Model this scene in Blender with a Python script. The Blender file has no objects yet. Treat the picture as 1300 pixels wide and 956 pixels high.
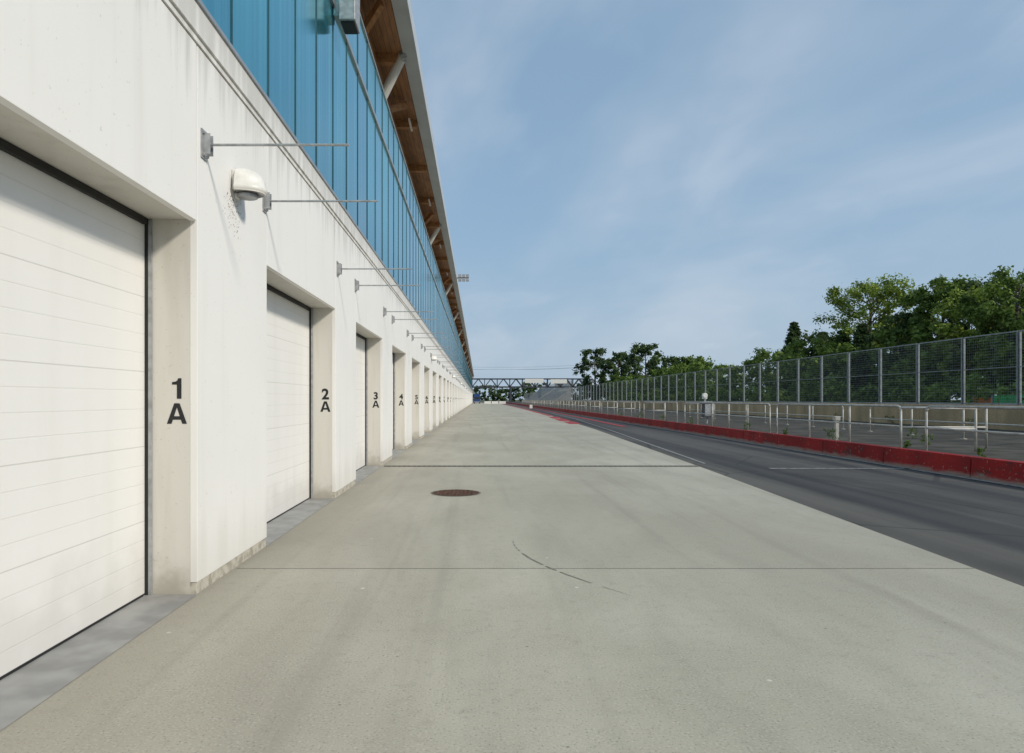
import bpy, math, random
import numpy as np
from mathutils import Vector, Matrix
random.seed(7); rng=np.random.default_rng(7)
scene=bpy.context.scene
R=math.radians

# ------------------------------------------------------------------ node helpers
class M:
    def __init__(s,name,rough=0.7,metal=0.0,spec=0.5):
        s.m=bpy.data.materials.new(name); s.m.use_nodes=True
        s.nt=s.m.node_tree; s.b=s.nt.nodes['Principled BSDF']
        s.b.inputs['Roughness'].default_value=rough
        s.b.inputs['Metallic'].default_value=metal
        s.b.inputs['Specular IOR Level'].default_value=spec
        g=s.nt.nodes.new('ShaderNodeNewGeometry'); s.pos=g.outputs['Position']
        sx=s.nt.nodes.new('ShaderNodeSeparateXYZ'); s.nt.links.new(s.pos,sx.inputs[0])
        s.x,s.y,s.z=sx.outputs
    def L(s,a,b): s.nt.links.new(a,b)
    def put(s,sock,v):
        if isinstance(v,bpy.types.NodeSocket): s.L(v,sock)
        elif isinstance(v,(tuple,list)): sock.default_value=(tuple(v)+(1,))[:4] if len(sock.default_value)==4 else tuple(v)
        else: sock.default_value=v
    def scale(s,v):
        n=s.nt.nodes.new('ShaderNodeVectorMath'); n.operation='MULTIPLY'; s.L(s.pos,n.inputs[0]); n.inputs[1].default_value=v; return n.outputs[0]
    def noise(s,sc=(1,1,1),scale=1,detail=3,rough=0.55,dist=0):
        n=s.nt.nodes.new('ShaderNodeTexNoise'); s.L(s.scale(sc),n.inputs['Vector'])
        n.inputs['Scale'].default_value=scale; n.inputs['Detail'].default_value=detail; n.inputs['Roughness'].default_value=rough; n.inputs['Distortion'].default_value=dist
        return n.outputs['Fac']
    def voro(s,scale=10,feature='F1',sc=(1,1,1)):
        n=s.nt.nodes.new('ShaderNodeTexVoronoi'); n.feature=feature; s.L(s.scale(sc),n.inputs['Vector']); n.inputs['Scale'].default_value=scale; return n.outputs['Distance']
    def white(s,v):
        n=s.nt.nodes.new('ShaderNodeTexWhiteNoise'); n.noise_dimensions='1D'; s.put(n.inputs['W'],v); return n.outputs['Value']
    def math(s,op,a,b=0.0,c=0.0):
        n=s.nt.nodes.new('ShaderNodeMath'); n.operation=op; s.put(n.inputs[0],a); s.put(n.inputs[1],b); s.put(n.inputs[2],c); return n.outputs[0]
    def ramp(s,v,a,b,lo=0.0,hi=1.0):
        n=s.nt.nodes.new('ShaderNodeMapRange'); n.interpolation_type='SMOOTHSTEP'
        s.put(n.inputs['Value'],v); n.inputs['From Min'].default_value=a; n.inputs['From Max'].default_value=b
        n.inputs['To Min'].default_value=lo; n.inputs['To Max'].default_value=hi; return n.outputs[0]
    def mix(s,f,a,b,mode='MIX'):
        n=s.nt.nodes.new('ShaderNodeMix'); n.data_type='RGBA'; n.blend_type=mode; n.clamp_factor=True
        s.put(n.inputs[0],f); s.put(n.inputs[6],a); s.put(n.inputs[7],b); return n.outputs[2]
    def base(s,v): s.put(s.b.inputs['Base Color'],v)
    def bump(s,h,strength=0.3,dist=0.01):
        n=s.nt.nodes.new('ShaderNodeBump'); n.inputs['Strength'].default_value=strength; n.inputs['Distance'].default_value=dist
        s.L(h,n.inputs['Height']); s.L(n.outputs[0],s.b.inputs['Normal'])

def plain(name,c,rough=0.6,metal=0,var=0.25,sc=3.0):
    m=M(name,rough,metal)
    n=m.noise(scale=sc,detail=2); f=m.ramp(n,0.3,0.7)
    d=tuple(x*(1-var) for x in c)
    m.base(m.mix(f,d,c)); return m.m

# ---- wall panels
m=M('white_wall_paint',0.6)
st=m.noise((4,4,0.25),1.0,4); sp=m.noise(scale=28,detail=2); big=m.noise(scale=0.5,detail=3)
c=m.mix(m.ramp(st,0.54,0.8,0,0.22),(0.82,0.80,0.765),(0.54,0.51,0.45))
c=m.mix(m.ramp(big,0.4,0.75,0,0.20),c,(0.64,0.62,0.575))
c=m.mix(m.ramp(sp,0.68,0.76,0,0.30),c,(0.35,0.32,0.27))
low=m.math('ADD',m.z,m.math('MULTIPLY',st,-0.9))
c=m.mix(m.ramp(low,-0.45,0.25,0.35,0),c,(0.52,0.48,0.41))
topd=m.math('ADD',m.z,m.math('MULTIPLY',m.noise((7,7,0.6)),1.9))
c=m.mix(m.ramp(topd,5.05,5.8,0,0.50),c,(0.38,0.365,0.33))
m.base(c); WALL=m.m
# ---- jamb
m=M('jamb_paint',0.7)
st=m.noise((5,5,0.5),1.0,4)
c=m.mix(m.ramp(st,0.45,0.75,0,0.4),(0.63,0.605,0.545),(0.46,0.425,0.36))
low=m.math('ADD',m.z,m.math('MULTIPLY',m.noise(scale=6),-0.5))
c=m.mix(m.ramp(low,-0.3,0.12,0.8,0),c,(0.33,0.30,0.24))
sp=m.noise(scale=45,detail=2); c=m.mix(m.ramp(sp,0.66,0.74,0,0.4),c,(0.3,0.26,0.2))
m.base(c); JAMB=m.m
# ---- door
m=M('roller_door_paint',0.45)
g=m.math('FRACT',m.math('DIVIDE',m.z,0.152)); gl=m.ramp(m.math('ABSOLUTE',m.math('SUBTRACT',g,0.5)),0.455,0.492)
st=m.noise((3,3,0.4),1.0,4)
c=m.mix(m.ramp(st,0.45,0.8,0,0.22),(0.82,0.80,0.765),(0.64,0.61,0.55))
c=m.mix(m.math('MULTIPLY',gl,0.16),c,(0.42,0.40,0.36))
g2=m.math('FRACT',m.math('DIVIDE',m.z,0.608)); g2=m.ramp(m.math('ABSOLUTE',m.math('SUBTRACT',g2,0.5)),0.490,0.496)
c=m.mix(m.math('MULTIPLY',g2,0.25),c,(0.30,0.29,0.27))
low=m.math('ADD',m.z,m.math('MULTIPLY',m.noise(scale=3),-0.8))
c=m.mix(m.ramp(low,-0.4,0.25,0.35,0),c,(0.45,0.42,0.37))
m.base(c); m.bump(m.math('SUBTRACT',1.0,gl),0.25,0.004); DOOR=m.m
# ---- concrete apron
m=M('apron_concrete',0.85,spec=0.3)
A=m.noise((1,0.55,1),0.35,4,0.6,0.4); B=m.noise((1.5,0.35,1),1.2,5,0.62,0.3); C=m.noise(scale=9,detail=5,rough=0.7); D=m.noise(scale=70,detail=2)
c=m.mix(m.ramp(A,0.35,0.68),(0.385,0.355,0.285),(0.480,0.447,0.368))
c=m.mix(m.ramp(B,0.42,0.72,0,0.55),c,(0.340,0.315,0.255))
c=m.mix(m.ramp(C,0.5,0.72,0,0.40),c,(0.29,0.268,0.215))
c=m.mix(m.ramp(D,0.55,0.72,0,0.40),c,(0.64,0.60,0.52))
c=m.mix(m.ramp(D,0.40,0.30,0,0.60),c,(0.15,0.135,0.11))
br=m.noise((2.5,0.06,1),1.0,3)
c=m.mix(m.ramp(br,0.54,0.70,0,0.28),c,(0.25,0.23,0.19))
v=m.voro(1.6); c=m.mix(m.ramp(v,0.022,0.034,0.6,0),c,(0.74,0.70,0.63))
v=m.voro(2.7,sc=(1,1.3,1)); c=m.mix(m.ramp(v,0.018,0.04,0.7,0),c,(0.10,0.095,0.08))
sl=m.white(m.math('FLOOR',m.math('DIVIDE',m.math('ADD',m.y,3.41),4.93)))
c=m.mix(m.math('MULTIPLY',sl,0.16),c,(0.26,0.24,0.195))
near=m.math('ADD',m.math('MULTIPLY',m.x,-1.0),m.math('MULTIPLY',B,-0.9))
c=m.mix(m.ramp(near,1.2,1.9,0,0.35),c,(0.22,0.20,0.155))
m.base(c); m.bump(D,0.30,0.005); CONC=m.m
# ---- asphalt
m=M('asphalt',0.85,spec=0.3)
A=m.noise((1,0.04,1),1.3,4); B=m.noise(scale=120,detail=1); C=m.noise(scale=0.6)
c=m.mix(m.ramp(A,0.35,0.65),(0.044,0.042,0.041),(0.090,0.084,0.078))
c=m.mix(m.ramp(C,0.4,0.7,0,0.4),c,(0.10,0.094,0.086))
c=m.mix(m.ramp(B,0.5,0.7,0,0.5),c,(0.16,0.15,0.14))
xx=m.math('SUBTRACT',m.x,m.math('MULTIPLY',m.y,0.028))
edge1=m.math('MULTIPLY',m.ramp(xx,5.40,5.50,1,0),m.ramp(A,0.3,0.7,0.2,0.55)); c=m.mix(edge1,c,(0.135,0.122,0.105))
band=m.math('MULTIPLY',m.ramp(xx,5.45,5.65),m.ramp(xx,6.3,6.6,1,0))
c=m.mix(m.math('MULTIPLY',band,m.ramp(A,0.2,0.6,0.85,0.45)),c,(0.020,0.021,0.026))
band2=m.math('MULTIPLY',m.ramp(xx,8.0,8.25),m.ramp(xx,8.5,8.7,1,0)); c=m.mix(m.math('MULTIPLY',band2,0.5),c,(0.03,0.03,0.034))
m_=m.voro(0.35,'DISTANCE_TO_EDGE',(1,0.6,1)); c=m.mix(m.ramp(m_,0.003,0.010,0.5,0),c,(0.02,0.02,0.02))
m.base(c); m.bump(B,0.4,0.006); ASPH=m.m
m=M('platform_asphalt',0.9,spec=0.2)
c=m.mix(m.ramp(m.noise(scale=1.2,detail=4),0.35,0.7),(0.048,0.043,0.037),(0.100,0.090,0.074))
c=m.mix(m.ramp(m.noise(scale=3,detail=4),0.60,0.66,0,0.8),c,(0.05,0.075,0.02)); m.base(c); PLAT=m.m
m=M('grass',0.95)
c=m.mix(m.ramp(m.noise(scale=0.4,detail=5),0.35,0.7),(0.045,0.075,0.018),(0.11,0.12,0.045)); m.base(c); GRASS=m.m
# ---- red wall
m=M('red_wall_paint',0.7,spec=0.2)
n1=m.noise((1,0.6,2),3,5,0.7); n2=m.noise((1,1,1),14,4,0.7); n3=m.noise((1,0.7,0.2),1.3,3)
c=m.mix(m.ramp(n3,0.35,0.7),(0.34,0.018,0.018),(0.21,0.012,0.014))
c=m.mix(m.ramp(n1,0.55,0.62,0,0.75),c,(0.10,0.032,0.028))
c=m.mix(m.ramp(n2,0.62,0.66,0,0.7),c,(0.38,0.29,0.24))
low=m.math('ADD',m.z,m.math('MULTIPLY',n1,-0.3)); c=m.mix(m.ramp(low,-0.14,-0.03,0.75,0),c,(0.30,0.26,0.23))
m.base(c); REDW=m.m
# ---- concrete barrier wall
m=M('barrier_concrete',0.9)
n1=m.noise((1,1,0.3),1.2,5); n2=m.noise(scale=10,detail=4)
c=m.mix(m.ramp(n1,0.35,0.7),(0.54,0.385,0.225),(0.36,0.26,0.155))
c=m.mix(m.ramp(n2,0.5,0.7,0,0.5),c,(0.22,0.165,0.105)); m.base(c); BARC=m.m
m=M('plinth_concrete',0.9)
n2=m.noise(scale=12,detail=4); c=m.mix(m.ramp(n2,0.4,0.65),(0.49,0.455,0.385),(0.32,0.29,0.23)); m.base(c); m.bump(n2,0.5,0.01); PLIN=m.m
# ---- glass curtain
m=M('blue_curtain_glass',0.06,0.85)
pid=m.math('FLOOR',m.math('DIVIDE',m.math('ADD',m.y,0.3),1.12)); r1=m.white(pid)
r2=m.white(m.math('FLOOR',m.math('DIVIDE',m.y,0.28)))
c=m.mix(m.math('POWER',r1,1.5),(0.04,0.38,0.52),(0.13,0.60,0.70))
c=m.mix(m.math('MULTIPLY',r2,0.30),c,(0.03,0.28,0.40))
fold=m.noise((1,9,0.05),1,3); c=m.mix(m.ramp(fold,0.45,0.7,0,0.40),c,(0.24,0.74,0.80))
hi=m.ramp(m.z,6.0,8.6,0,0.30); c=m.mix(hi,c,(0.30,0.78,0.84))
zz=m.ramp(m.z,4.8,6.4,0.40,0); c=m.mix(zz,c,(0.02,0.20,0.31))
m.base(c); m.put(m.b.inputs['Roughness'],m.ramp(r1,0,1,0.05,0.22))
m.bump(m.noise(scale=0.6,detail=1),0.15,0.05); GLASS=m.m
ALU=plain('aluminium',(0.42,0.44,0.45),0.4,0.6,0.15)
MULL=plain('mullion_seal',(0.03,0.085,0.11),0.5,0,0.2)
GALV=plain('galvanised_steel',(0.42,0.43,0.44),0.5,0.4,0.3,12)
RAILM=plain('railing_paint',(0.52,0.50,0.46),0.5,0.1,0.3,6)
FENCEM=plain('fence_steel',(0.30,0.325,0.33),0.6,0.2,0.3,6)
DARK=plain('black_rubber',(0.018,0.018,0.018),0.7)
BLACK=plain('black_lettering',(0.012,0.012,0.013),0.5)
ROOFG=plain('roof_edge_metal',(0.55,0.57,0.58),0.45,0.15,0.12,1)
SILL=plain('sill_grey_paint',(0.33,0.325,0.31),0.5,0,0.3,4)
CREAM=plain('column_paint',(0.74,0.72,0.66),0.5,0,0.1)
WHITEP=plain('white_road_paint',(0.40,0.39,0.37),0.7,0,0.6,9)
REDP=plain('red_road_paint',(0.42,0.03,0.03),0.7,0,0.4,6)
TYRE=plain('tyre_mark',(0.29,0.268,0.22),0.8,0,0.25,9)
JOINT=plain('slab_joint',(0.20,0.185,0.15),0.9,0,0.3,20)
LAMPW=plain('lamp_housing',(0.78,0.76,0.71),0.4,0,0.15,8)
BARK=plain('bark',(0.12,0.09,0.06),0.9,0,0.4,6)
m=M('rusty_iron',0.8,0.3); n=m.noise(scale=25,detail=4); m.base(m.mix(m.ramp(n,0.4,0.65),(0.05,0.028,0.02),(0.17,0.07,0.035))); RUST=m.m
m=M('timber',0.6); n=m.noise((2,0.3,2),6,4); m.base(m.mix(m.ramp(n,0.35,0.7),(0.46,0.23,0.09),(0.31,0.145,0.058))); TIMB=m.m
m=M('soffit_boards',0.6); n=m.noise((2,0.3,2),5,4); b_=m.ramp(m.math('ABSOLUTE',m.math('SUBTRACT',m.math('FRACT',m.math('DIVIDE',m.x,0.14)),0.5)),0.42,0.48)
c=m.mix(m.ramp(n,0.35,0.7),(0.38,0.185,0.078),(0.24,0.115,0.048)); c=m.mix(m.math('MULTIPLY',b_,0.6),c,(0.05,0.025,0.01)); m.base(c); SOFF=m.m
TRUSS=plain('bridge_steel',(0.05,0.055,0.07),0.6)
BLUE=plain('blue_truck_paint',(0.02,0.06,0.20),0.4)
GREENB=plain('green_banner',(0.03,0.34,0.09),0.6); ORNG=plain('orange_banner',(0.6,0.16,0.02),0.6)

def leafmat(name,dark,light,trans=0.25):
    m=M(name,0.7,spec=0.2)
    a=m.nt.nodes.new('ShaderNodeAttribute'); a.attribute_name='tone'
    col=m.mix(a.outputs['Fac'],dark,light); m.base(col)
    t=m.nt.nodes.new('ShaderNodeBsdfTranslucent'); m.L(col,t.inputs['Color'])
    mx=m.nt.nodes.new('ShaderNodeMixShader'); mx.inputs[0].default_value=trans
    out=[q for q in m.nt.nodes if q.type=='OUTPUT_MATERIAL'][0]
    m.L(m.b.outputs[0],mx.inputs[1]); m.L(t.outputs[0],mx.inputs[2]); m.L(mx.outputs[0],out.inputs[0])
    return m.m
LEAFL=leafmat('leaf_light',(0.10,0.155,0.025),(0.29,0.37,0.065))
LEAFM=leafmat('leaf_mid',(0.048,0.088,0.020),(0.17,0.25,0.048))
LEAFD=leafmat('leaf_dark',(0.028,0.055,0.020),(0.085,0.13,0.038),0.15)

# ------------------------------------------------------------------ mesh helpers
def link(o,parent=None):
    scene.collection.objects.link(o)
    if parent: o.parent=parent
    return o
def empty(name,loc=(0,0,0)):
    o=bpy.data.objects.new(name,None); o.location=loc; o.empty_display_size=0.3; return link(o)
class MB:
    def __init__(s): s.v=[]; s.f=[]; s.mi=[]; s.mats=[]
    def m(s,mat):
        if mat not in s.mats: s.mats.append(mat)
        return s.mats.index(mat)
    def box(s,x0,x1,y0,y1,z0,z1,mat):
        if x0>x1:x0,x1=x1,x0
        if y0>y1:y0,y1=y1,y0
        n=len(s.v); k=s.m(mat)
        s.v+=[(x0,y0,z0),(x1,y0,z0),(x1,y1,z0),(x0,y1,z0),(x0,y0,z1),(x1,y0,z1),(x1,y1,z1),(x0,y1,z1)]
        for f in ((3,2,1,0),(4,5,6,7),(0,1,5,4),(1,2,6,5),(2,3,7,6),(3,0,4,7)):
            s.f.append(tuple(n+i for i in f)); s.mi.append(k)
    def poly(s,pts,mat):
        n=len(s.v); s.v+=list(pts); s.f.append(tuple(range(n,n+len(pts)))); s.mi.append(s.m(mat))
    def tube(s,p0,p1,r,mat,n=6,r1=None):
        p0=Vector(p0); p1=Vector(p1); r1=r if r1 is None else r1
        d=(p1-p0).normalized(); a=d.orthogonal().normalized(); b=d.cross(a); k=s.m(mat); o=len(s.v)
        for i in range(n):
            t=2*math.pi*i/n; q=a*math.cos(t)+b*math.sin(t)
            s.v.append(tuple(p0+q*r)); s.v.append(tuple(p1+q*r1))
        for i in range(n):
            j=(i+1)%n; s.f.append((o+2*i,o+2*j,o+2*j+1,o+2*i+1)); s.mi.append(k)
        s.f.append(tuple(o+2*i for i in reversed(range(n)))); s.mi.append(k)
        s.f.append(tuple(o+2*i+1 for i in range(n))); s.mi.append(k)
    def beam(s,p0,p1,w,h,mat):
        p0=Vector(p0);p1=Vector(p1);d=(p1-p0).normalized()
        up=Vector((0,0,1)) if abs(d.z)<0.95 else Vector((1,0,0))
        a=d.cross(up).normalized(); b=a.cross(d); o=len(s.v); k=s.m(mat)
        for p in (p0,p1):
            for sa,sb in ((-1,-1),(1,-1),(1,1),(-1,1)): s.v.append(tuple(p+a*sa*w/2+b*sb*h/2))
        for f in ((3,2,1,0),(4,5,6,7),(0,1,5,4),(1,2,6,5),(2,3,7,6),(3,0,4,7)):
            s.f.append(tuple(o+i for i in f)); s.mi.append(k)
    def path(s,pts,r,mat,n=6):
        for a,b in zip(pts[:-1],pts[1:]): s.tube(a,b,r,mat,n)
    def obj(s,name,parent=None,smooth=False,bevel=0):
        me=bpy.data.meshes.new(name); me.from_pydata(s.v,[],s.f)
        for t in s.mats: me.materials.append(t)
        me.polygons.foreach_set('material_index',s.mi)
        if smooth: me.polygons.foreach_set('use_smooth',[True]*len(s.f))
        me.update(); o=bpy.data.objects.new(name,me); link(o,parent)
        if bevel:
            b=o.modifiers.new('b','BEVEL'); b.width=bevel; b.segments=2; b.limit_method='ANGLE'
        return o

# ------------------------------------------------------------------ ground
g=MB(); g.poly([(-2500,-500,-0.03),(2500,-500,-0.03),(2500,4000,-0.03),(-2500,4000,-0.03)],GRASS); g.obj('ground')
edge=[(-30,4.0),(3,4.50),(5.8,4.66),(15.2,5.22),(36.5,6.25),(70,7.2),(150,8.0),(330,8.6)]
def ex(y):
    return float(np.interp(y,[e[0] for e in edge],[e[1] for e in edge]))
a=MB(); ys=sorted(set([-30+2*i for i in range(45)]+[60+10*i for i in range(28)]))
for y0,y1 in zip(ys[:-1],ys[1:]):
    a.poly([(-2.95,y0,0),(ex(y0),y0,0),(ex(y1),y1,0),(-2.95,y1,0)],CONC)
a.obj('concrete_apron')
a=MB(); a.poly([(3.5,-30,-0.008),(10.2,-30,-0.008),(10.2,60,-0.008),(12.5,330,-0.008),(3.5,330,-0.008)],ASPH)
a.poly([(-40,330,-0.01),(40,330,-0.01),(60,600,-0.01),(-40,600,-0.01)],ASPH); a.obj('pit_lane_road')
a=MB(); a.poly([(22.6,-40,-0.012),(38,-40,-0.012),(38,329,-0.012),(22.6,329,-0.012)],ASPH); a.obj('race_track_road')
# markings & joints
j=MB()
for k in range(0,60):
    y=6.45+4.93*k
    if abs(y-16.31)<0.5: continue
    w=0.003 if k!=0 else 0.0045
    j.poly([(-2.28,y-w,0.0035),(ex(y),y-w,0.0035),(ex(y),y+w,0.0035),(-2.28,y+w,0.0035)],JOINT)
j.obj('slab_joints')
d=MB(); d.box(-2.25,5.25,16.20,16.42,-0.02,0.004,DARK)
for s_ in (16.19,16.43): d.box(-2.25,5.25,s_-0.012,s_+0.012,-0.02,0.007,JOINT)
x=-2.2
while x<5.2: d.box(x,x+0.03,16.205,16.415,0.004,0.008,JOINT); x+=0.12
d.obj('trench_drain')
d=MB(); N=40
d.poly([(-0.38+0.43*math.cos(t*2*math.pi/N),11.66+0.43*math.sin(t*2*math.pi/N),0.004) for t in range(N)],JOINT)
d.poly([(-0.38+0.40*math.cos(t*2*math.pi/N),11.66+0.40*math.sin(t*2*math.pi/N),0.009) for t in range(N)],RUST)
for i in range(-5,6):
    for k in range(-5,6):
        if i*i+k*k<26: d.box(-0.38+i*0.068-0.018,-0.38+i*0.068+0.018,11.66+k*0.068-0.018,11.66+k*0.068+0.018,0.009,0.013,RUST)
d.obj('manhole_cover')
w=MB()
w.poly([(6.75,15.75,0.002),(10.0,15.75,0.002),(10.0,15.87,0.002),(6.75,15.87,0.002)],WHITEP)
def strip(mb,pts,wd,z,mat):
    for (x0,y0),(x1,y1) in zip(pts[:-1],pts[1:]):
        mb.poly([(x0-wd/2,y0,z),(x0+wd/2,y0,z),(x1+wd/2,y1,z),(x1-wd/2,y1,z)],mat)
strip(w,[(5.65,17),(6.9,36),(7.9,55),(9.4,120),(10.3,300)],0.07,0.002,WHITEP)
strip(w,[(9.95,-20),(9.95,60),(11.6,300)],0.16,0.002,WHITEP)
w.obj('white_lane_lines')
w=MB()
for y0,y1,xa,xb in ((44,49,6.0,6.9),(50,56,6.1,7.1),(57,63,6.3,7.3)):
    w.poly([(xa-.1,y0,0.0045),(xb-.2,y0,0.0045),(xb,y1,0.0045),(xa+.1,y1,0.0045)],REDP)
strip(w,[(7.0,66),(7.7,120),(8.2,300)],0.5,0.0045,REDP)
strip(w,[(8.6,40),(9.5,90),(10.6,300)],0.35,0.0045,REDP)
w.obj('red_lane_markings')
t=MB(); N=40; P_=[]
for i in range(N+1):
    u=i/N; P_.append((0.40+0.86*u**1.5-0.10*math.sin(u*3.1),7.75-2.2*u))
for i in range(N):
    if random.random()<0.12: continue
    w0=0.020*math.sin(math.pi*(i+0.3)/(N+0.6))+0.002; w1=0.020*math.sin(math.pi*(i+1.3)/(N+0.6))+0.002
    (x0,y0),(x1,y1)=P_[i],P_[i+1]
    t.poly([(x0-w0/2,y0,0.0045),(x0+w0/2,y0,0.0045),(x1+w1/2,y1,0.0045),(x1-w1/2,y1,0.0045)],TYRE)
t.obj('tyre_skid_mark')

# ------------------------------------------------------------------ garage building
XW=-2.3; XD=-2.72; P=5.43; OP=3.58; PI_=1.85; Y0=5.585; I0,I1=-4,52
B=empty('pit_garage_building')
pan=MB(); core=MB(); door=MB(); seal=MB(); pl=MB(); sill=MB()
for i in range(I0,I1):
    yf=Y0+P*i; yn=yf-OP; g_=0.006
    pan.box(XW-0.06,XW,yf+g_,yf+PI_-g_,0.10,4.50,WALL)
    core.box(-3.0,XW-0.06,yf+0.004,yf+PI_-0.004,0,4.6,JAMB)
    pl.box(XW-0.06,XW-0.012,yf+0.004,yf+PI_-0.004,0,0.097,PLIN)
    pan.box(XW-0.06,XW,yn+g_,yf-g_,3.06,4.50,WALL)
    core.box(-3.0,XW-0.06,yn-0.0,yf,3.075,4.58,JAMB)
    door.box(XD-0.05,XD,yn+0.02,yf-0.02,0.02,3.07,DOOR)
    seal.box(XD,XD+0.03,yf-0.02,yf,0,3.07,DARK)
    seal.box(XD,XD+0.03,yn,yn+0.03,0,3.07,DARK)
    seal.box(XD,XD+0.035,yn+0.045,yf-0.045,3.02,3.07,DARK)
    seal.box(XD-0.04,XD+0.006,yn+0.05,yf-0.05,0.0,0.018,DARK)
    seal.box(XD+0.03,XD+0.055,yf-0.02,yf,0,3.07,GALV)
    sill.poly([(-2.95,yn,0.004),(XW-0.0,yn,0.004),(XW-0.0,yf,0.004),(-2.95,yf,0.004)],SILL)
pan.obj('wall_panels',B,bevel=0.004); core.obj('pier_cores',B); door.obj('roller_doors',B)
seal.obj('door_seals',B); pl.obj('plinths',B); sill.obj('door_sills',B)
YA=Y0+P*I0-OP; YB=Y0+P*(I1-1)+PI_
c_=MB()
c_.box(-3.0,XW+0.015,YA,YB,4.508,4.56,WALL); c_.box(-3.0,XW+0.035,YA,YB,4.56,4.80,WALL); c_.box(-3.0,XW+0.055,YA,YB,4.80,4.835,ALU)
c_.obj('cornice',B)
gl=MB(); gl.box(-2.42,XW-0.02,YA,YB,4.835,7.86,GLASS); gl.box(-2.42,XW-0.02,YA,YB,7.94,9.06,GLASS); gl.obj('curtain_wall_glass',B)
mu=MB(); y=-0.3-1.12*14
k=0
while y<YB:
    ww=0.009 if k%2 else 0.005
    mu.box(XW-0.02,XW-0.008,y-ww,y+ww,4.835,7.86,MULL); mu.box(XW-0.02,XW-0.006,y-0.008,y+0.008,7.94,9.06,MULL); y+=1.12; k+=1
mu.box(-2.42,XW+0.02,YA,YB,7.86,7.94,ALU); mu.box(-2.42,XW+0.01,YA,YB,9.06,9.11,ALU)
mu.obj('mullions',B)
bk=MB(); bk.box(-16,-3.0,YA,YB,0,4.83,CREAM); bk.box(-16,-2.45,YA,YB,4.84,7.9,CREAM); bk.box(-16,-7.5,YA,YB,7.9,11.1,GLASS); bk.obj('building_body',B)
rf=MB(); rf.box(-2.07,-1.72,YA,YB+3,11.1,11.42,ROOFG); rf.box(-1.72,-1.68,YA,YB+3,11.06,11.5,ROOFG); rf.box(-17,-2.07,YA,YB+3,11.3,11.6,ROOFG); rf.obj('roof_edge',B)
sf=MB(); sf.box(-12,-2.07,YA,YB+3,11.17,11.29,SOFF); sf.obj('timber_soffit',B)
tb=MB(); y=1.0-4.5*4
while y<YB:
    tb.box(-9,-2.10,y-0.11,y+0.11,10.93,11.17,TIMB)
    y+=4.5
tb.box(-2.98,-2.80,YA,YB,10.66,10.93,TIMB)
for q in range(-1,16):
    yc=19.0+18.3*q
    for s_ in (-1,1):
        tb.beam((-2.85,yc+s_*4.6,10.7),(-2.85,yc+s_*0.9,9.4),0.16,0.2,TIMB)
        tb.beam((-2.3,yc+s_*2.8,11.0),(-4.6,yc+s_*0.4,9.2),0.14,0.2,TIMB)
tb.obj('timber_beams',B)
co=MB()
for q in range(-1,16):
    yc=18.9+18.3*q
    co.tube((-2.08,yc,11.12),(-4.2,yc+1.6,7.9),0.125,CREAM,12)
    co.tube((-2.16,yc,11.08),(-2.02,yc,11.12),0.16,GALV,10)
co.obj('inclined_columns',B,smooth=False)
li=MB(); y=23.0-9.1*2
while y<YB:
    li.box(-2.32,-2.26,y-0.5,y+0.5,10.86,10.92,LAMPW); y+=9.15
li.obj('soffit_light_fixtures',B)
# brackets
br=MB()
for i in range(I0,I1):
    for yy in (Y0+P*i+0.13,Y0+P*i+PI_-0.10):
        z=3.73
        br.box(XW,XW+0.012,yy-0.06,yy+0.06,z-0.12,z+0.12,GALV)
        br.box(XW+0.012,XW+0.07,yy-0.035,yy-0.027,z-0.085,z+0.085,GALV)
        br.box(XW+0.012,XW+0.07,yy+0.027,yy+0.035,z-0.085,z+0.085,GALV)
        br.tube((XW+0.04,yy,z+0.0),(XW+1.22,yy,z),0.0115,GALV,8)
        for dz in (-0.09,0.09):
            for dy in (-0.04,0.04): br.tube((XW+0.012,yy+dy,z+dz),(XW+0.03,yy+dy,z+dz),0.012,GALV,6)
br.obj('banner_rods',B)
# wall lamps
def dome_lamp(y,z):
    mb=MB(); k=mb.m(LAMPW); n=16; o=len(mb.v)
    prof=[(-0.115,0.93),(-0.105,1.0),(-0.07,1.03),(-0.06,0.98),(0.0,0.95),(0.045,0.86),(0.085,0.68),(0.11,0.45),(0.122,0.2),(0.125,0.0)]
    for (pz,ps) in prof:
        for t in range(n+1):
            a_=-math.pi/2+math.pi*t/n
            mb.v.append((XW+0.04+max(0,math.cos(a_))*0.25*ps, y+math.sin(a_)*0.17*ps, z+pz))
    for r in range(len(prof)-1):
        for t in range(n):
            a0=o+r*(n+1)+t; mb.f.append((a0,a0+1,a0+n+2,a0+n+1)); mb.mi.append(k)
    mb.f.append(tuple(o+t for t in range(n+1))); mb.mi.append(k)
    mb.obj('wall_lamp',B,smooth=True)
    mb=MB(); mb.box(XW,XW+0.05,y-0.12,y+0.12,z-0.10,z+0.09,LAMPW)
    mb.tube((XW+0.11,y,z-0.15),(XW+0.11,y,z-0.118),0.10,GALV,14); mb.box(XW,XW+0.03,y-0.05,y+0.05,z-0.16,z-0.11,LAMPW)
    mb.obj('wall_lamp_base',B,bevel=0.01)
for q in range(0,10): dome_lamp(6.48+P*q*5,3.66)
sp=MB()
for q in range(150):
    yy=random.gauss(6.40,0.11); zz=3.50-abs(random.gauss(0,0.20)); r=random.uniform(0.002,0.006)
    sp.poly([(XW+0.002,yy-r,zz-r),(XW+0.002,yy+r,zz-r*.4),(XW+0.002,yy+r*.6,zz+r),(XW+0.002,yy-r,zz+r*.5)],RUST)
sp.obj('rust_specks',B)
fl=MB(); fl.box(XW,XW+0.10,10.85,11.15,7.7,8.3,GALV); fl.box(XW+0.10,XW+0.36,10.78,11.22,7.60,8.5,GALV); fl.box(XW+0.12,XW+0.34,10.82,11.18,7.57,7.60,DARK)
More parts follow.
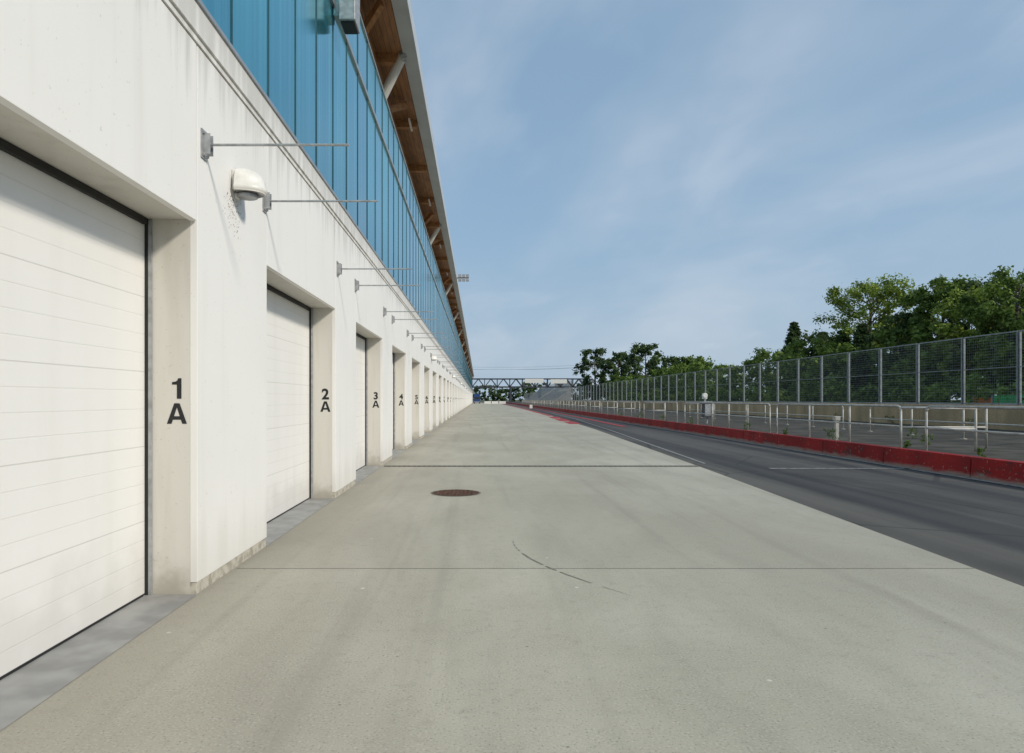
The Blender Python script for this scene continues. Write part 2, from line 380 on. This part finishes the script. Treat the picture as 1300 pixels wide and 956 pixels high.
fl.obj('facade_speaker_box',B,bevel=0.02)
fl=MB(); fl.tube((-1.75,54,11.2),(-0.75,54,11.2),0.05,GALV)
for zz in (11.05,11.35):
    for xx in (-1.45,-1.15,-0.85): fl.box(xx-0.12,xx+0.12,53.85,54.05,zz-0.12,zz+0.12,GALV)
fl.obj('roof_floodlights',B)
# painted numbers
CAP=0.168
def glyph_mesh(kind):
    mb=MB(); h=CAP
    def Q(pts): mb.poly([(x,0,z) for x,z in pts],BLACK)
    if kind=='1':
        Q([(0.0,0),(0.037,0),(0.037,h),(0.010,h),(0.004,h*0.90),(-0.010,h*0.84),(-0.040,h*0.81),(-0.040,h*0.69),(0.0,h*0.69)])
    else:
        w_=0.082
        Q([(-w_,0),(-w_+0.038,0),(0.0,h*0.80),(0.0,h),(-0.022,h)]); Q([(w_-0.038,0),(w_,0),(0.022,h),(0.0,h),(0.0,h*0.80)])
        Q([(-0.034,h*0.20),(0.034,h*0.20),(0.027,h*0.37),(-0.027,h*0.37)])
    me=bpy.data.meshes.new('glyph_'+kind); me.from_pydata(mb.v,[],mb.f); me.materials.append(BLACK); me.update(); return me
GA=glyph_mesh('A'); G1=glyph_mesh('1')
DG={}
for d_ in '023456789':
    cu=bpy.data.curves.new('t','FONT'); cu.body=d_; cu.size=0.235; cu.align_x='CENTER'; cu.offset=0.0075
    ob=bpy.data.objects.new('t',cu); link(ob); bpy.context.view_layer.update()
    me=bpy.data.meshes.new_from_object(ob.evaluated_get(bpy.context.evaluated_depsgraph_get())); me.transform(Matrix.Rotation(R(90),4,'X'))
    bpy.data.objects.remove(ob); me.materials.clear(); me.materials.append(BLACK); DG[d_]=me
for i in range(0,40):
    yy=Y0+P*i+0.0015; xc=-2.465; s_=str(i+1)
    E=bpy.data.objects.new(f'number_{i+1}a',None); link(E,B)
    for q,ch in enumerate(s_):
        o=bpy.data.objects.new('digit',G1 if ch=='1' else DG[ch]); o.location=(xc+(q-(len(s_)-1)/2)*0.13,yy,1.605); link(o,E)
    o=bpy.data.objects.new('letter',GA); o.location=(xc,yy,1.40); link(o,E)

# ------------------------------------------------------------------ red wall + platform
def xr(y): return float(np.interp(y,[-40,60,330],[10.08,10.08,12.0]))
rw=MB(); ys=[-40+3*i for i in range(34)]+[65+15*i for i in range(18)]
for y0,y1 in zip(ys[:-1],ys[1:]):
    xa,xb=xr(y0),xr(y1); g_=0.012
    o=len(rw.v); k=rw.m(REDW)
    for (xx,yy) in ((xa,y0+g_),(xb,y1-g_)):
        rw.v+=[(xx,yy,-0.03),(xx+0.28,yy,-0.03),(xx+0.26,yy,0.42),(xx+0.03,yy,0.42)]
    for f in ((0,4,7,3),(3,7,6,2),(2,6,5,1),(0,3,2,1),(4,5,6,7)): rw.f.append(tuple(o+q for q in f)); rw.mi.append(k)
rw.obj('red_kerb_wall',bevel=0.012)
p=MB(); p.poly([(10.3,-40,0.33),(22.1,-40,0.33),(22.1,330,0.33),(12.2,330,0.33),(10.3,60,0.33)],PLAT); p.obj('pit_wall_platform')
cw=MB(); y=-38.0
while y<330:
    cw.box(22.0,22.45,y+0.015,y+3.985,-0.02,1.36,BARC); y+=4
cw.box(22.02,22.4,-38,330,-0.02,1.30,BARC)
cw.obj('concrete_barrier_wall',bevel=0.02)
# debris fence
fp=MB(); fm=MB(); W=3.22; y=-30.0
while y<330:
    y0,y1=y+0.07,y+W-0.07; z0,z1=1.42,4.40; X=22.15
    for yy in (y0,y1): fp.box(X-0.03,X+0.03,yy-0.03,yy+0.03,1.30,z1,FENCEM)
    for zz in (z0,z1): fp.box(X-0.025,X+0.025,y0,y1,zz-0.025,zz+0.025,FENCEM)
    fp.box(X-0.015,X+0.015,y0,y1,2.935,2.965,FENCEM)
    fp.beam((X+0.06,y,1.36),(X+0.06,y,4.43),0.06,0.06,FENCEM)
    st=0.125 if y<110 else 0.25; wd=0.0045 if y<110 else 0.009
    q=y0
    while q<y1: fm.poly([(X,q-wd,z0),(X,q+wd,z0),(X,q+wd,z1),(X,q-wd,z1)],FENCEM); q+=st
    q=z0
    while q<z1: fm.poly([(X+0.004,y0,q-wd),(X+0.004,y1,q-wd),(X+0.004,y1,q+wd),(X+0.004,y0,q+wd)],FENCEM); q+=st
    y+=W
F=empty('debris_fence'); fp.obj('frames',F); fm.obj('wire_mesh',F)
# railings
def railing(y0,y1,x=10.9,ret0=0.0,ret1=0.0,h=1.10,post=1.9):
    mb=MB(); zb=0.33; zt=zb+h; r=0.028; c=0.12
    mb.path([(x,y0,zb),(x,y0,zt-c),(x,y0+0.04,zt-0.04),(x,y0+c,zt),(x,y1-c,zt),(x,y1-0.04,zt-0.04),(x,y1,zt-c),(x,y1,zb)],r,RAILM,8)
    mb.tube((x,y0,zb+h*0.52),(x,y1,zb+h*0.52),r*0.85,RAILM,8)
    n=max(1,round((y1-y0)/post))
    for i in range(1,n):
        yy=y0+(y1-y0)*i/n; mb.tube((x,yy,zb),(x,yy,zt),r,RAILM,8)
    for i in range(n+1):
        yy=y0+(y1-y0)*i/n; mb.box(x-0.07,x+0.07,yy-0.07,yy+0.07,zb,zb+0.015,RAILM)
    for yy,rt in ((y0,ret0),(y1,ret1)):
        if rt:
            mb.path([(x,yy,zt-0.05),(x+rt,yy,zt-0.05),(x+rt,yy,zb)],r,RAILM,8); mb.tube((x,yy,zb+h*0.5),(x+rt,yy,zb+h*0.5),r*0.85,RAILM,8)
    mb.obj('pit_wall_railing',smooth=True)
railing(-12,-6); railing(-4.5,4.0,ret1=1.5); railing(5.2,9.5,ret1=1.4); railing(10.4,12.0)
railing(13.2,16.6,ret1=1.2,post=3.0); railing(17.6,24.9,ret0=2.2,post=2.4); railing(25.5,36,ret1=1.5,post=2.1)
yy=37.5
while yy<180:
    L_=random.choice((5.5,7.5,9)); railing(yy,yy+L_,x=xr(yy)+0.85,ret1=1.4,post=2.2); yy+=L_+1.2
railing(14,27,x=15.5,post=2.6,h=1.0); railing(29,50,x=15.5,post=2.6,h=1.0)
cb=empty('signal_cabinet')
mb=MB(); mb.box(11.85,12.25,35.8,36.2,0.65,1.45,TRUSS); mb.box(11.82,12.28,35.77,36.23,1.45,1.49,GALV); mb.box(11.9,12.2,35.79,35.80,0.75,1.35,GALV); mb.obj('cabinet',cb,bevel=0.01)
mb=MB(); mb.tube((12.05,36,0.33),(12.05,36,0.65),0.06,GALV,10); mb.tube((11.95,36,1.49),(11.95,36,1.7),0.03,GALV,8); mb.obj('post',cb)
mb=MB(); mb.tube((11.95,35.9,1.80),(11.95,36.1,1.80),0.13,LAMPW,16); mb.box(11.83,12.07,35.95,36.1,1.62,1.9,LAMPW); mb.obj('lamp_head',cb,bevel=0.02)
mb=MB(); mb.box(10.95,11.05,20.9,21.0,0.33,0.95,RAILM); mb.box(10.92,11.08,20.87,21.03,0.95,1.08,RAILM); mb.obj('power_outlet_post',bevel=0.01)

# ------------------------------------------------------------------ vegetation
def leaf_mesh(name,centers,radii,counts,size,mat,seed,flat=0.75,tone=None,asp=0.55):
    r=np.random.default_rng(seed); V=[];T=[]
    for i,(c,rad,n) in enumerate(zip(centers,radii,counts)):
        d=r.normal(size=(n,3)); d/=np.linalg.norm(d,axis=1)[:,None]
        rr=rad*(r.random(n)**0.5)[:,None]*(1+0.35*r.normal(size=(n,1))*0.6); p=np.array(c)+d*rr*np.array([1,1,flat])
        nrm=d+r.normal(size=(n,3))*0.7+np.array([0,0,0.5]); nrm/=np.linalg.norm(nrm,axis=1)[:,None]
        t1=np.cross(nrm,r.normal(size=(n,3))); t1/=np.linalg.norm(t1,axis=1)[:,None]; t2=np.cross(nrm,t1)
        s=size*(0.5+0.9*r.random(n))[:,None]
        q=np.stack([p-t1*s,p-t2*s*asp,p+t1*s,p+t2*s*asp],1); V.append(q.reshape(-1,3))
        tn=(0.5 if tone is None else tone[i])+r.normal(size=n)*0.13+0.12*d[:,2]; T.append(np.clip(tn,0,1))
    V=np.concatenate(V); T=np.concatenate(T); nf=len(V)//4
    me=bpy.data.meshes.new(name); me.vertices.add(len(V)); me.vertices.foreach_set('co',V.ravel())
    me.loops.add(len(V)); me.loops.foreach_set('vertex_index',np.arange(len(V),dtype=np.int32))
    me.polygons.add(nf); me.polygons.foreach_set('loop_start',np.arange(nf,dtype=np.int32)*4); me.polygons.foreach_set('loop_total',np.full(nf,4,dtype=np.int32))
    at=me.attributes.new('tone','FLOAT','FACE'); at.data.foreach_set('value',T.astype(np.float32))
    me.materials.append(mat); me.update(calc_edges=True); return me
def crown(h,w,seed,n=60,base=0.25,cl=1.0):
    r=random.Random(seed); C=[];Rd=[];T=[]
    ph=[r.uniform(0,6.28) for _ in range(3)]
    for i in range(n):
        u=r.random()**0.85; z=h*(base+(0.97-base)*u)
        prof=max(0.12,math.sin(math.pi*min(1,0.10+0.90*(1-u)**0.8))**0.6)
        a=r.uniform(0,2*math.pi); lob=1+0.18*math.sin(2*a+ph[0]+3*u)+0.12*math.sin(3*a+ph[1]-5*u)
        rad=w/2*prof*lob*math.sqrt(r.uniform(0.1,1))*r.uniform(0.75,1.05)
        cr=w*r.uniform(0.055,0.115)*cl; C.append((rad*math.cos(a),rad*math.sin(a),min(z,h-cr*0.6))); Rd.append(cr)
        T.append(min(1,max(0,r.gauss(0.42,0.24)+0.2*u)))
    return C,Rd,T
def tree(name,x,y,h,w,mat,seed,n=110,per=110,size=0.18,base=0.12):
    E=empty(name,(x,y,0)); C,Rd,T=crown(h,w,seed,n,base)
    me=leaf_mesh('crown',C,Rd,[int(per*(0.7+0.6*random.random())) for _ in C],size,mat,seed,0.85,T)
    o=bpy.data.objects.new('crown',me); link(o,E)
    mb=MB(); tr=h*0.014+0.06
    mb.tube((0,0,-0.1),(0.1,0,h*0.35),tr*1.3,BARK,8,tr); mb.tube((0.1,0,h*0.35),(0,0.1,h*0.85),tr,BARK,8,tr*0.25)
    for c in C[::3]:
        zb=max(h*0.12,min(c[2]-math.hypot(c[0],c[1])*0.7,h*0.8)); mb.tube((0.05,0,zb),c,tr*0.3,BARK,5,tr*0.08)
    mb.obj('trunk',E); return E
def spruce(x,y,h,w,seed):
    E=empty('spruce_tree',(x,y,0)); r=random.Random(seed); C=[];Rd=[];T=[];mb=MB()
    mb.tube((0,0,-0.1),(0,0,h*0.97),0.16,BARK,8,0.02)
    z=h*0.06
    while z<h*0.985:
        rad=(w/2*(1-(z/h))**0.8+0.25)*r.uniform(.85,1.12)
        for k in range(10):
            a=r.uniform(0,6.28)
            for s_ in (0.2,0.5,0.8,1.0):
                C.append((rad*s_*math.cos(a),rad*s_*math.sin(a),z-0.25*rad*s_)); Rd.append(0.20+rad*0.13); T.append(r.uniform(.2,.7))
            mb.tube((0,0,z),(rad*math.cos(a),rad*math.sin(a),z-0.25*rad),0.03,BARK,4,0.01)
        z+=0.42
    me=leaf_mesh('needles',C,Rd,[24]*len(C),0.16,LEAFD,seed,0.7,T); o=bpy.data.objects.new('needles',me); link(o,E); mb.obj('trunk',E)
tree('poplar_tree',50,87,16.9,11.5,LEAFL,1,180,110,0.18)
tree('deciduous_tree',56,87,12.6,10,LEAFM,21,100,90,0.22)
tree('deciduous_tree',47,75,11.2,6.5,LEAFD,2,100,110,0.18)
tree('deciduous_tree',48,96,11.0,9,LEAFD,3,100,90,0.22)
tree('deciduous_tree',48,70.5,14.2,8.0,LEAFM,4,130,120,0.18)
tree('deciduous_tree',46,64,12.0,7.0,LEAFL,5,110,120,0.17)
tree('deciduous_tree',50,65,13.2,9,LEAFD,15,100,110,0.18)
tree('deciduous_tree',45,57,12.6,8.5,LEAFM,6,130,120,0.17)
tree('deciduous_tree',47,49,12.0,9,LEAFL,7,90,110,0.2)
tree('deciduous_tree',49,42,12.5,9,LEAFM,17,70,90,0.24)
tree('deciduous_tree',40,234,18.9,14,LEAFD,8,80,70,0.42,0.06)
tree('deciduous_tree',46,224,17.0,13,LEAFD,9,80,70,0.42,0.06)
tree('deciduous_tree',51,208,18.6,14,LEAFD,10,80,70,0.42,0.06)
tree('deciduous_tree',50,182,13.0,12,LEAFD,11,80,70,0.38,0.06)
tree('deciduous_tree',52,165,12.0,12,LEAFM,18,70,70,0.36,0.06)
spruce(49,106,13.8,6.0,12); spruce(52,103,12.0,5.5,13); spruce(45,80,10.6,4.4,14); spruce(47,88,10.8,4.6,16)
def belt(name,pts,seed,mat,hr,wr,per,size,n=26,cl=1.25):
    C=[];Rd=[];T=[];K=[]; r=random.Random(seed)
    for (x,y) in pts:
        h=r.uniform(*hr); w=r.uniform(*wr); c,rd,t=crown(h,w,r.randint(0,99999),n,0.05)
        dt=r.uniform(-.25,.25)
        C+=[(a+x,b+y,z) for a,b,z in c]; Rd+=[q*cl for q in rd]; T+=[min(1,max(0,q+dt)) for q in t]; K+=[per]*len(c)
    me=leaf_mesh(name,C,Rd,K,size,mat,seed,0.8,T); o=bpy.data.objects.new(name,me); link(o)
belt('tree_belt',[(45+random.uniform(-2,3),40+3.6*i) for i in range(54)],31,LEAFM,(7.0,9.8),(6.5,9),48,0.26,34,1.4)
belt('distant_tree_line',[(-60+i*6+random.uniform(-2,2),500+random.uniform(-20,30)) for i in range(36)],33,LEAFD,(10,15),(10,15),22,0.9,26,1.5)
belt('shrub_row',[(39.5+random.uniform(-1,1),25+3.0*i) for i in range(60)],34,LEAFM,(2.2,3.8),(3.5,5),30,0.2,24,1.4)
def weed(x,y,h,seed,z=0.33):
    C=[];Rd=[];T=[]; r=random.Random(seed)
    for i in range(12): C.append((r.uniform(-.3,.3)*h,r.uniform(-.4,.4)*h*1.3,h*r.uniform(.08,.8)**1.2)); Rd.append(h*r.uniform(.1,.2)); T.append(r.uniform(.1,.7))
    me=leaf_mesh('weed_plant',C,Rd,[20]*12,0.032,LEAFM,seed,1.3,T,0.3)
    o=bpy.data.objects.new('weed_plant',me); o.location=(x,y,z); link(o)
for i,(x,y,h) in enumerate([(10.6,20.4,.5),(10.55,23.5,.35),(10.7,17.0,.3),(10.6,27,.45),(10.6,34,.5),(14,22,.45),(10.6,39,.5),(10.7,14.5,.28),(12.5,19,.35),(10.7,45,.6),(21.6,30,.5),(21.7,36,.5),(10.8,52,.6),(21.7,41,.6)]): weed(x,y,h,100+i)

# ------------------------------------------------------------------ far structures
br=empty('truss_footbridge'); mb=MB(); YB_=292; zb,zt=6.6,10.6
for yy in (YB_,YB_+3.2):
    mb.box(-8,46,yy-0.15,yy+0.15,zb,zb+0.6,TRUSS); mb.box(-8,46,yy-0.15,yy+0.15,zt-0.5,zt,TRUSS)
    x=-8
    while x<46:
        mb.beam((x,yy,zb+.3),(x+2.7,yy,zt-.2),0.3,0.36,TRUSS); mb.beam((x+2.7,yy,zt-.2),(x+5.4,yy,zb+.3),0.3,0.36,TRUSS)
        mb.beam((x,yy,zb+.3),(x,yy,zt),0.3,0.3,TRUSS); x+=5.4
mb.box(-8,46,YB_+0.16,YB_+3.04,zb+0.1,zb+0.35,TRUSS); mb.obj('truss',br)
mb=MB()
for xx in (-6,14,44):
    for yy in (YB_+0.2,YB_+3): mb.box(xx-0.4,xx+0.4,yy-0.3,yy+0.3,-0.02,zb,TRUSS)
mb.obj('piers',br)
mb=MB(); mb.box(20,28,YB_-0.25,YB_-0.16,8.6,10.4,LAMPW); mb.box(31,38,YB_-0.25,YB_-0.16,8.4,10.2,LAMPW); mb.obj('sign_boards',br)
def stand(x0,y0,y1,rows,rise,run):
    E=empty('grandstand'); mb=MB(); fr=MB()
    for i in range(rows):
        z=0.6+i*rise; mb.box(x0+i*run,x0+(i+0.55)*run,y0,y1,z-0.06,z,ALU); mb.box(x0+(i+.55)*run,x0+(i+1)*run,y0,y1,z-0.25,z-0.2,ALU); mb.box(x0+i*run-0.03,x0+i*run,y0,y1,z-rise*0.9,z-0.06,ALU)
    H=0.6+rows*rise; X1=x0+rows*run
    for yy in np.arange(y0,y1+0.1,(y1-y0)/12):
        fr.beam((x0,yy,0.3),(X1,yy,H-0.4),0.2,0.3,GALV); fr.beam((X1,yy,0),(X1,yy,H+1),0.2,0.2,GALV); fr.beam((x0+(X1-x0)/2,yy,0),(X1,yy,H-0.5),0.15,0.15,GALV); fr.beam((x0+(X1-x0)/2,yy,0),(x0+(X1-x0)/2,yy,H/2),0.15,0.15,GALV)
    fr.box(X1-0.04,X1+0.04,y0,y1,H+0.9,H+1,GALV); fr.box(X1-0.04,X1+0.04,y0,y1,H+0.4,H+.46,GALV)
    mb.obj('benches',E); fr.obj('frame',E)
stand(29,300,340,20,0.42,0.62); stand(29,352,392,20,0.42,0.62); stand(30,405,460,20,0.42,0.62); stand(27,252,284,11,0.42,0.62)
mb=MB()
for (x,y) in ((-40,330),(75,300)): mb.tube((x,y,0),(x,y,19),0.2,BARK,8,0.14); mb.box(x-1.5,x+1.5,y-0.1,y+0.1,17.6,17.8,BARK)
for dz,dx in ((17.9,-1.3),(17.9,1.3),(19,0)):
    pts=[(-40+dx+115*t/16,330-30*t/16,dz-2.6*(1-(2*t/16-1)**2)) for t in range(17)]; mb.path(pts,0.04,TRUSS,4)
mb.obj('power_line')
E=empty('parked_truck'); mb=MB(); mb.box(-1.6,0.7,252,257,0.9,3.6,BLUE); mb.box(-1.5,0.6,250,251.9,0.6,2.6,BLUE); mb.box(-1.35,0.45,249.97,250,1.6,2.4,DARK); mb.box(-1.45,0.55,249.9,250,0.5,0.8,GALV); mb.obj('body',E,bevel=0.05)
mb=MB()
for yy in (251,255.5):
    for xx in (-1.5,0.35): mb.tube((xx,yy,0.45),(xx+0.3,yy,0.45),0.45,DARK,14)
mb.obj('wheels',E)
for i,xx in enumerate((2.2,4.8,7.4)):
    mb=MB(); mb.box(xx,xx+2.3,240,240.6,0,0.25,LAMPW); mb.box(xx,xx+2.3,240.15,240.45,0.25,0.95,LAMPW); mb.obj('jersey_barrier',bevel=0.04)
for xx,yy in ((9.3,120),):
    mb=MB(); mb.box(xx-0.25,xx+0.25,yy,yy+0.4,0.0,0.7,LAMPW); mb.box(xx-0.3,xx+0.3,yy-0.05,yy+0.45,0.7,0.78,DARK); mb.obj('waste_bin',bevel=0.03)
mb=MB(); mb.box(38.5,38.6,44,51,0.2,1.9,GREENB); mb.box(38.5,38.6,51.2,53,0.2,1.7,ORNG); mb.box(38.45,38.65,43.9,44,0,2.0,GALV); mb.box(38.45,38.65,53,53.1,0,1.9,GALV); mb.box(38.45,38.65,51.05,51.15,0,1.9,GALV); mb.obj('trackside_banner')
mb=MB()
for zz in (0.5,0.85,1.2): mb.box(38.2,38.28,-30,300,zz-0.14,zz+0.14,GALV)
y=-30
while y<300: mb.box(38.28,38.4,y,y+0.12,-0.02,1.35,GALV); y+=4
mb.obj('guardrail')

# ------------------------------------------------------------------ light
el=R(33); az=R(-34)
S=Vector((math.cos(el)*math.cos(az),math.cos(el)*math.sin(az),math.sin(el)))
su=bpy.data.lights.new('sun','SUN'); su.energy=3.05; su.angle=R(7.0); su.color=(1.0,0.93,0.81)
so=bpy.data.objects.new('sun',su); so.rotation_euler=S.to_track_quat('Z','Y').to_euler(); link(so)
w=bpy.data.worlds.new('World'); scene.world=w; w.use_nodes=True; nt=w.node_tree; nt.nodes.clear()
out=nt.nodes.new('ShaderNodeOutputWorld'); bg=nt.nodes.new('ShaderNodeBackground'); bg.inputs[1].default_value=0.118
sk=nt.nodes.new('ShaderNodeTexSky'); sk.sky_type='NISHITA'; sk.sun_disc=False; sk.sun_elevation=el; sk.sun_rotation=R(90)-az
sk.dust_density=0.8; sk.air_density=1.0; sk.ozone_density=2.0
tc=nt.nodes.new('ShaderNodeTexCoord'); sx=nt.nodes.new('ShaderNodeSeparateXYZ'); nt.links.new(tc.outputs['Generated'],sx.inputs[0])
def mth(op,a,b=0.0):
    n=nt.nodes.new('ShaderNodeMath'); n.operation=op
    for s_,v in zip(n.inputs,(a,b)):
        if isinstance(v,(int,float)): s_.default_value=v
        else: nt.links.new(v,s_)
    return n.outputs[0]
def mrange(v,a,b,lo,hi):
    n=nt.nodes.new('ShaderNodeMapRange'); n.interpolation_type='SMOOTHSTEP'; nt.links.new(v,n.inputs[0])
    for i,q in enumerate((a,b,lo,hi)): n.inputs[i+1].default_value=q
    return n.outputs[0]
def mixc(f,a,b):
    n=nt.nodes.new('ShaderNodeMix'); n.data_type='RGBA'; nt.links.new(f,n.inputs[0])
    for s_,v in ((n.inputs[6],a),(n.inputs[7],b)):
        if isinstance(v,tuple): s_.default_value=v
        else: nt.links.new(v,s_)
    return n.outputs[2]
veil=mrange(sx.outputs[2],0.0,0.45,0.9,0.70)
col=mixc(veil,sk.outputs[0],(2.6,3.95,5.4,1))
hz=mrange(sx.outputs[2],0.0,0.26,0.75,0.0)
col=mixc(hz,col,(3.7,4.55,5.4,1))
zz=mth('ADD',mth('MAXIMUM',sx.outputs[2],0.0),0.16)
cx=nt.nodes.new('ShaderNodeCombineXYZ'); nt.links.new(mth('DIVIDE',sx.outputs[0],zz),cx.inputs[0]); nt.links.new(mth('DIVIDE',sx.outputs[1],zz),cx.inputs[1])
def cloud(rot,sc,scale,seed,a,b,amt,col):
    mp=nt.nodes.new('ShaderNodeMapping'); nt.links.new(cx.outputs[0],mp.inputs[0]); mp.inputs['Rotation'].default_value=(0,0,R(rot)); mp.inputs['Scale'].default_value=sc; mp.inputs['Location'].default_value=(seed,seed*.7,0)
    n1=nt.nodes.new('ShaderNodeTexNoise'); nt.links.new(mp.outputs[0],n1.inputs[0]); n1.inputs['Scale'].default_value=scale; n1.inputs['Detail'].default_value=5; n1.inputs['Roughness'].default_value=0.5; n1.inputs['Distortion'].default_value=0.5
    return mixc(mrange(n1.outputs['Fac'],a,b,0,amt),col,(5.2,5.8,6.5,1))
col=cloud(32,(0.9,0.42,1),0.75,0.0,0.42,0.70,0.68,col)
col=cloud(38,(1.0,0.6,1),2.0,3.0,0.50,0.80,0.35,col)
nt.links.new(col,bg.inputs[0]); nt.links.new(bg.outputs[0],out.inputs[0])

# ------------------------------------------------------------------ camera
cam=bpy.data.cameras.new('camera'); co=bpy.data.objects.new('camera',cam); link(co)
co.location=(0,0,1.6); co.rotation_euler=(R(90),0,0); cam.sensor_width=36; cam.lens=24.0
cam.shift_x=43/1300; cam.shift_y=29/1300; cam.clip_end=6000; cam.clip_start=0.05
scene.camera=co
scene.view_settings.view_transform='Standard'; scene.view_settings.look='None'; scene.view_settings.exposure=0
